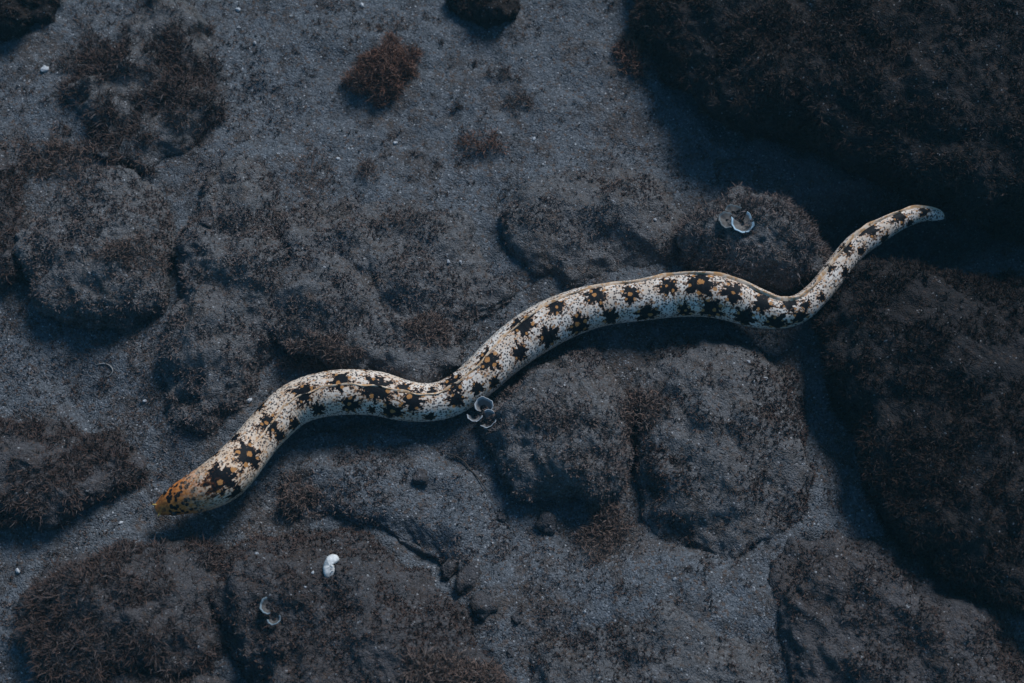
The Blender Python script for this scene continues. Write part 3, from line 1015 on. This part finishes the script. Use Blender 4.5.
M_FAN = mat_fan('fan_alga', (0.36, 0.50, 0.60), (0.11, 0.095, 0.085), (0.17, 0.17, 0.17))
M_FAN3 = mat_fan('dull_fan_alga', (0.12, 0.14, 0.15), (0.075, 0.065, 0.06), (0.09, 0.088, 0.088))
M_FAN4 = mat_fan('weedy_fan_alga', (0.20, 0.26, 0.30), (0.08, 0.07, 0.065), (0.11, 0.11, 0.11))
M_FAN2 = mat_fan('pale_fan_alga', (0.34, 0.37, 0.40), (0.16, 0.155, 0.155), (0.22, 0.23, 0.25))


def fan_blade(parent, c, r, a0, a1, tilt_dir, mat, cup=0.9, wall=0.0, name='blade'):
    """a thin cupped fan: rises from its foot and curls into a ring at the rim"""
    nu, nv = 14, 44
    u = np.linspace(0.08, 1, nu)[:, None]
    v = np.linspace(a0, a1, nv)[None, :]
    rr_ = r * (wall + (1 - wall) * u ** 0.8) * (1 + 0.05 * np.sin(2 * v + r * 9e3) + 0.06 * np.sin(7 * v + r * 5e3) * u * np.sin(3 * v))
    x = rr_ * np.cos(v); y = rr_ * np.sin(v)
    z = r * (u ** 1.6) * cup + 0 * v + r * 0.11 * u * np.sin(4 * v + r * 7e3)
    P = np.stack([x, y, z], -1)
    P[..., 0] += tilt_dir[0] * z; P[..., 1] += tilt_dir[1] * z
    th = 0.0003
    top = P.reshape(-1, 3) + c
    # thickness
    nrm = np.cross(np.gradient(P, axis=0), np.gradient(P, axis=1))
    nrm /= np.linalg.norm(nrm, axis=2, keepdims=True) + 1e-12
    bot = (P - nrm * th * 2).reshape(-1, 3) + c
    q = grid_quads(nu, nv)
    n0 = nu * nv
    rim = np.stack([np.arange(nv - 1) + (nu - 1) * nv, np.arange(nv - 1) + (nu - 1) * nv + n0, np.arange(1, nv) + (nu - 1) * nv + n0, np.arange(1, nv) + (nu - 1) * nv], -1)
    al = np.tile(np.repeat(u.ravel(), nv), 2)
    return mesh_obj(name, np.concatenate([top, bot]), np.concatenate([q, q[:, ::-1] + n0, rim]), None, mat, parent, True, {'along': al})


def empty(name, loc):
    o = bpy.data.objects.new(name, None)
    o.location = loc
    o.empty_display_size = 0.01
    COL.objects.link(o)
    return o


def fan_alga(px, py, blades, mat, label):
    c, n = hit(px, py)
    o = empty('fan_alga', c)
    tag(o, label, 'algae', 'pale curled fan algae')
    k = np.linalg.norm(c - CAM) * 36 / LENS / W
    for (dx, dy, r, a0, a1, wall, cup, *mm) in blades:
        fan_blade(o, np.array([dx * k, -dy * k * 1.05, 0.004]), r * k, math.radians(a0), math.radians(a1), (0, 0), mm[0] if mm else mat, cup, wall)
    return o


fan_alga(735, 222, [(6, 4, 11.5, -205, 65, 0.12, 0.35), (-8, 1, 9, 60, 290, 0.1, 0.25, M_FAN3), (-2, -8, 8, 20, 170, 0.1, 0.3, M_FAN3)], M_FAN,
         'blue-rimmed curled fan alga on the small boulder under the overhang')
fan_alga(488, 422, [(-4, -12, 8.5, -40, 225, 0.38, 1.1), (-13, -5, 8, 185, 340, 0.40, 0.8), (-1, 1, 9, -130, 105, 0.35, 0.9), (2, 4, 6.5, -150, 20, 0.2, 0.5)], M_FAN2,
         'white curled fan alga touching the underside of the eel')
fan_alga(270, 612, [(-1, -4, 7.5, 100, 290, 0.3, 0.7), (5, 7, 6.5, -160, 20, 0.3, 0.6), (9, -6, 9, 10, 150, 0.2, 0.3)], M_FAN4,
         'dull curled fan alga among weeds on the bottom boulder, below the shell')


# ------------------------------------------------------------------ shell, pebbles, grit
def pebble_mesh(r, seed, sq=(1, 1, 0.7), rough=0.25, nu=12, nv=18):
    v, q = uv_ball(np.zeros(3), 1.0, nu=nu, nv=nv)
    d = 1 + rough * fbm(v + seed * 3.1, 0.9, 3, 0.5)
    return v * d[:, None] * r * np.array(sq), q


def pebble(px, py, rpx, label, mat, name='pebble', cat='pebble', group=None, sq=(1, 0.9, 0.65), rough=0.25, rotz=None, sink=0.35):
    c, n = hit(px, py)
    k = np.linalg.norm(c - CAM) * 36 / LENS / W
    v, q = pebble_mesh(rpx * k, px * 0.013 + py * 0.007, sq, rough)
    o = mesh_obj(name, v, q[:, ::-1], None, mat)
    o.location = c + n * rpx * k * sq[2] * (1 - sink)
    o.rotation_euler = (random.uniform(-.2, .2), random.uniform(-.2, .2), random.uniform(0, 6.28) if rotz is None else rotz)
    tag(o, label, cat, group)
    return o


# the white shell fragment: a curled shard, not a ball
c, n = hit(332, 567)
k = np.linalg.norm(c - CAM) * 36 / LENS / W
sh_ol = np.array([(-4, -8), (1, -11), (6, -10), (8, -6), (6, -3), (3, -4), (1, -2), (4, 0), (5, 5), (2, 10), (-3, 12), (-6, 8), (-7, 1)], float)
oo = catmull(sh_ol * np.array([1, -1]) * k, 60)
rings = []
for (s_, z_) in [(1.0, -0.25), (1.04, 0.2), (0.85, 0.75), (0.5, 1.0), (0.05, 0.95)]:
    rg = oo * s_
    rings.append(np.column_stack([rg, np.full(60, z_ * 4 * k)]))
sv = np.concatenate(rings)
sv[:, 2] += 1.2 * k * fbm(sv, 4 * k, 2, 0.5)
shell = mesh_obj('shell_fragment', sv, grid_quads(5, 60, True), None, M_WHITE)
shell.location = c + n * 2.0 * k
shell.rotation_euler = (math.radians(12), 0, 0)
tag(shell, 'bright white broken shell lying on the bottom boulder', 'shell')

G_P = 'pale chips scattered on the seabed'
for (px, py, r, lab, m) in [
    (45, 70, 5, 'pale pebble on the sand near the top left corner', M_PALE),
    (18, 571, 3, 'tiny white chip at the left edge beside the weedy bottom boulder', M_PALE),
    (145, 401, 2.5, 'tiny white chip in the gully between the left rocks', M_PALE),
    (249, 401, 3.4, 'small white chip on sand close to the upper side of the eel neck', M_PALE),
    (121, 523, 2.6, 'tiny white chip on sand just left of the snout', M_PALE),
    (238, 10, 3.2, 'white chip at the top edge above the ragged weedy rock', M_PALE),
    (239, 28, 2.4, 'small gray chip just below the white chip at the top edge', M_CHIP),
    (255, 43, 2.4, 'small gray chip on sand halfway between weedy rock and puff', M_CHIP),
    (362, 6, 3.0, 'white chip at the top edge above the brown puff', M_PALE),
    (395, 143, 2.6, 'white chip on sand, left of the pair under the puff', M_PALE),
    (338, 159, 2.6, 'white chip on sand beside the little upright tuft', M_PALE),
    (534, 139, 2.6, 'white chip on sand right of the low spreading tuft', M_PALE),
    (655, 220, 2.6, 'cream chip on the sandy mound near the small fuzzy boulder', M_CHIP),
    (448, 262, 2.8, 'left one of two pale chips on the slab above the eel', M_CHIP),
    (460, 262, 2.4, 'right one of two pale chips on the slab above the eel', M_CHIP),
    (748, 362, 2.6, 'gray chip on the long rock just under the eel shadow', M_CHIP),
    (765, 379, 3.0, 'brightest chip on the long rock near the dark shadow edge', M_CHIP),
    (754, 382, 2.0, 'dull chip on the long rock, left of the brightest one', M_CHIP),
    (791, 393, 2.0, 'small chip at the shadow edge of the long rock', M_CHIP),
    (675, 579, 2.4, 'cream chip on sand below the long rock', M_CHIP),
    (313, 573, 2.0, 'tiny white chip just left of the broken shell', M_PALE),
    (305, 587, 1.6, 'tiniest chip on the bottom boulder, down left of the shell', M_PALE),
    (257, 554, 2.4, 'gray chip on the upper left of the shell boulder', M_CHIP),
    (179, 282, 1.8, 'tiny gray chip beside the rounded left rock', M_CHIP),
]:
    pebble(px, py, r * 0.8, lab, m, 'pale_chip', 'chip', G_P, (1, 0.75, 0.55), 0.45)

G_D = 'dark pebbles among the rocks'
for (px, py, r, lab, sq) in [
    (546, 524, 11, 'dark rounded pebble just below the rounded rock', (1.1, 0.9, 0.7)),
    (468, 582, 13, 'largest dark pebble in the crack beside the sandy slab', (1.25, 0.9, 0.7)),
    (452, 566, 9, 'dark flat pebble above the largest one in the crack', (1.4, 0.8, 0.5)),
    (483, 606, 12, 'dark pebble below the largest one at the end of the crack', (1.0, 1.1, 0.7)),
    (501, 518, 5, 'small dark pebble left of the rounded pebble', (1, 1, 0.7)),
    (516, 619, 5, 'small dark pebble on sand right of the crack', (1, 0.9, 0.7)),
    (510, 654, 4, 'small dark pebble on sand near the bottom edge', (1, 0.9, 0.7)),
    (421, 477, 9, 'dark pebble half sunk in the sandy slab', (1, 0.9, 0.5)),
    (207, 223, 6, 'dark pebble on top of the tall dusty rock', (1, 0.9, 0.5)),
]:
    pebble(px, py, r, lab, M_DULL, 'dark_pebble', 'pebble', G_D, sq, 0.45, None, 0.7)


def tube(name, pix, rad_m, mat, label, cat, lift=0.001):
    P = []
    for (x, y) in pix:
        c_, n_ = hit(x, y)
        P.append(c_ + np.array([0, 0, lift]))
    P = np.array(P)
    base = P[0].copy()
    Pp = spline_open(P - base, 40)
    Tt = np.gradient(Pp, axis=0)
    Tt /= np.linalg.norm(Tt, axis=1)[:, None]
    s1 = np.cross(Tt, [0.1, 0.2, 1.0]); s1 /= np.linalg.norm(s1, axis=1)[:, None]
    s2 = np.cross(Tt, s1)
    aa = np.linspace(0, 2 * math.pi, 6, endpoint=False)
    rr2 = rad_m * np.interp(np.linspace(0, 1, 40), [0, 0.1, 0.8, 1], [0.6, 1, 0.8, 0.3])
    V = Pp[:, None] + rr2[:, None, None] * (np.cos(aa)[None, :, None] * s1[:, None] + np.sin(aa)[None, :, None] * s2[:, None])
    o = mesh_obj(name, V.reshape(-1, 3), grid_quads(40, 6, True), None, mat)
    o.location = base
    tag(o, label, cat)
    return o


tube('curled_thread', [(97, 365), (104, 364), (110, 366), (113, 371), (110, 376), (105, 377)], 0.0006, M_THREAD, 'thin pale curled thread lying on the left sand patch', 'thread')
tube('dead_twig', [(712, 166), (722, 164), (733, 161), (747, 160)], 0.0011, M_TWIG, 'short dark twig lying in the shadow at the foot of the huge boulder', 'twig', 0.003)
tube('root_strand', [(446, 454), (456, 457), (464, 462), (470, 470), (478, 478), (488, 492)], 0.0008, M_TWIG, 'thin dark strand trailing between sandy slab and rounded rock', 'strand', 0.002)

# grit: coarse grains strewn over the sand
NG = 3200
r = scatter(Vb, Qb, NG)
gv, gq = uv_ball(np.zeros(3), 1.0, nu=4, nv=5)
sc = 0.0005 + 0.0009 * rng.random(NG) ** 3
jit = 1 + 0.35 * rng.normal(size=(NG, len(gv), 1)) * 0.4
GV = (gv[None] * jit * sc[:, None, None] * np.array([1, 1, 0.7]) + (r[0] + r[1] * 0.0003)[:, None]).reshape(-1, 3)
GQ = (gq[None] + (np.arange(NG) * len(gv))[:, None, None]).reshape(-1, 4)
tint = np.repeat(rng.random(NG), len(gv))
tg = NT('grit_grains', 0.7, 0.2)
at_ = tg.n('Attribute', attribute_name='tint').outputs['Fac']
cc = tg.mix(tg.step(at_, 0.45, 0.75), (0.04, 0.038, 0.038), (0.13, 0.13, 0.14))
cc = tg.mix(tg.step(at_, 0.93, 0.97), cc, (0.40, 0.41, 0.42))
tg.l(cc, tg.b.inputs['Base Color'])
grit = mesh_obj('grit', GV, GQ[:, ::-1], None, tg.m, seabed, False, {'tint': tint})
grit['kind'] = 'stuff'

# ------------------------------------------------------------------ the water
hz = 66.0
zb, ztop = Vb[:, 2].min() - 1.0, CAM[2] + 0.15
hv = [(x, y, z) for z in (zb, ztop) for y in (-hz, hz) for x in (-hz, hz)]
hq = [(0, 2, 3, 1), (4, 5, 7, 6), (0, 1, 5, 4), (2, 6, 7, 3), (0, 4, 6, 2), (1, 3, 7, 5)]
hm = bpy.data.materials.new('water_haze')
hm.use_nodes = True
hn = hm.node_tree
hn.nodes.clear()
ho = hn.nodes.new('ShaderNodeOutputMaterial')
hp = hn.nodes.new('ShaderNodeVolumePrincipled')
hp.inputs['Color'].default_value = (0.30, 0.80, 1.0, 1)
hp.inputs['Density'].default_value = 0.013
hn.links.new(hp.outputs[0], ho.inputs['Volume'])
haze = mesh_obj('haze', hv, hq, None, hm, None, False)
tag(haze, kind='stuff')
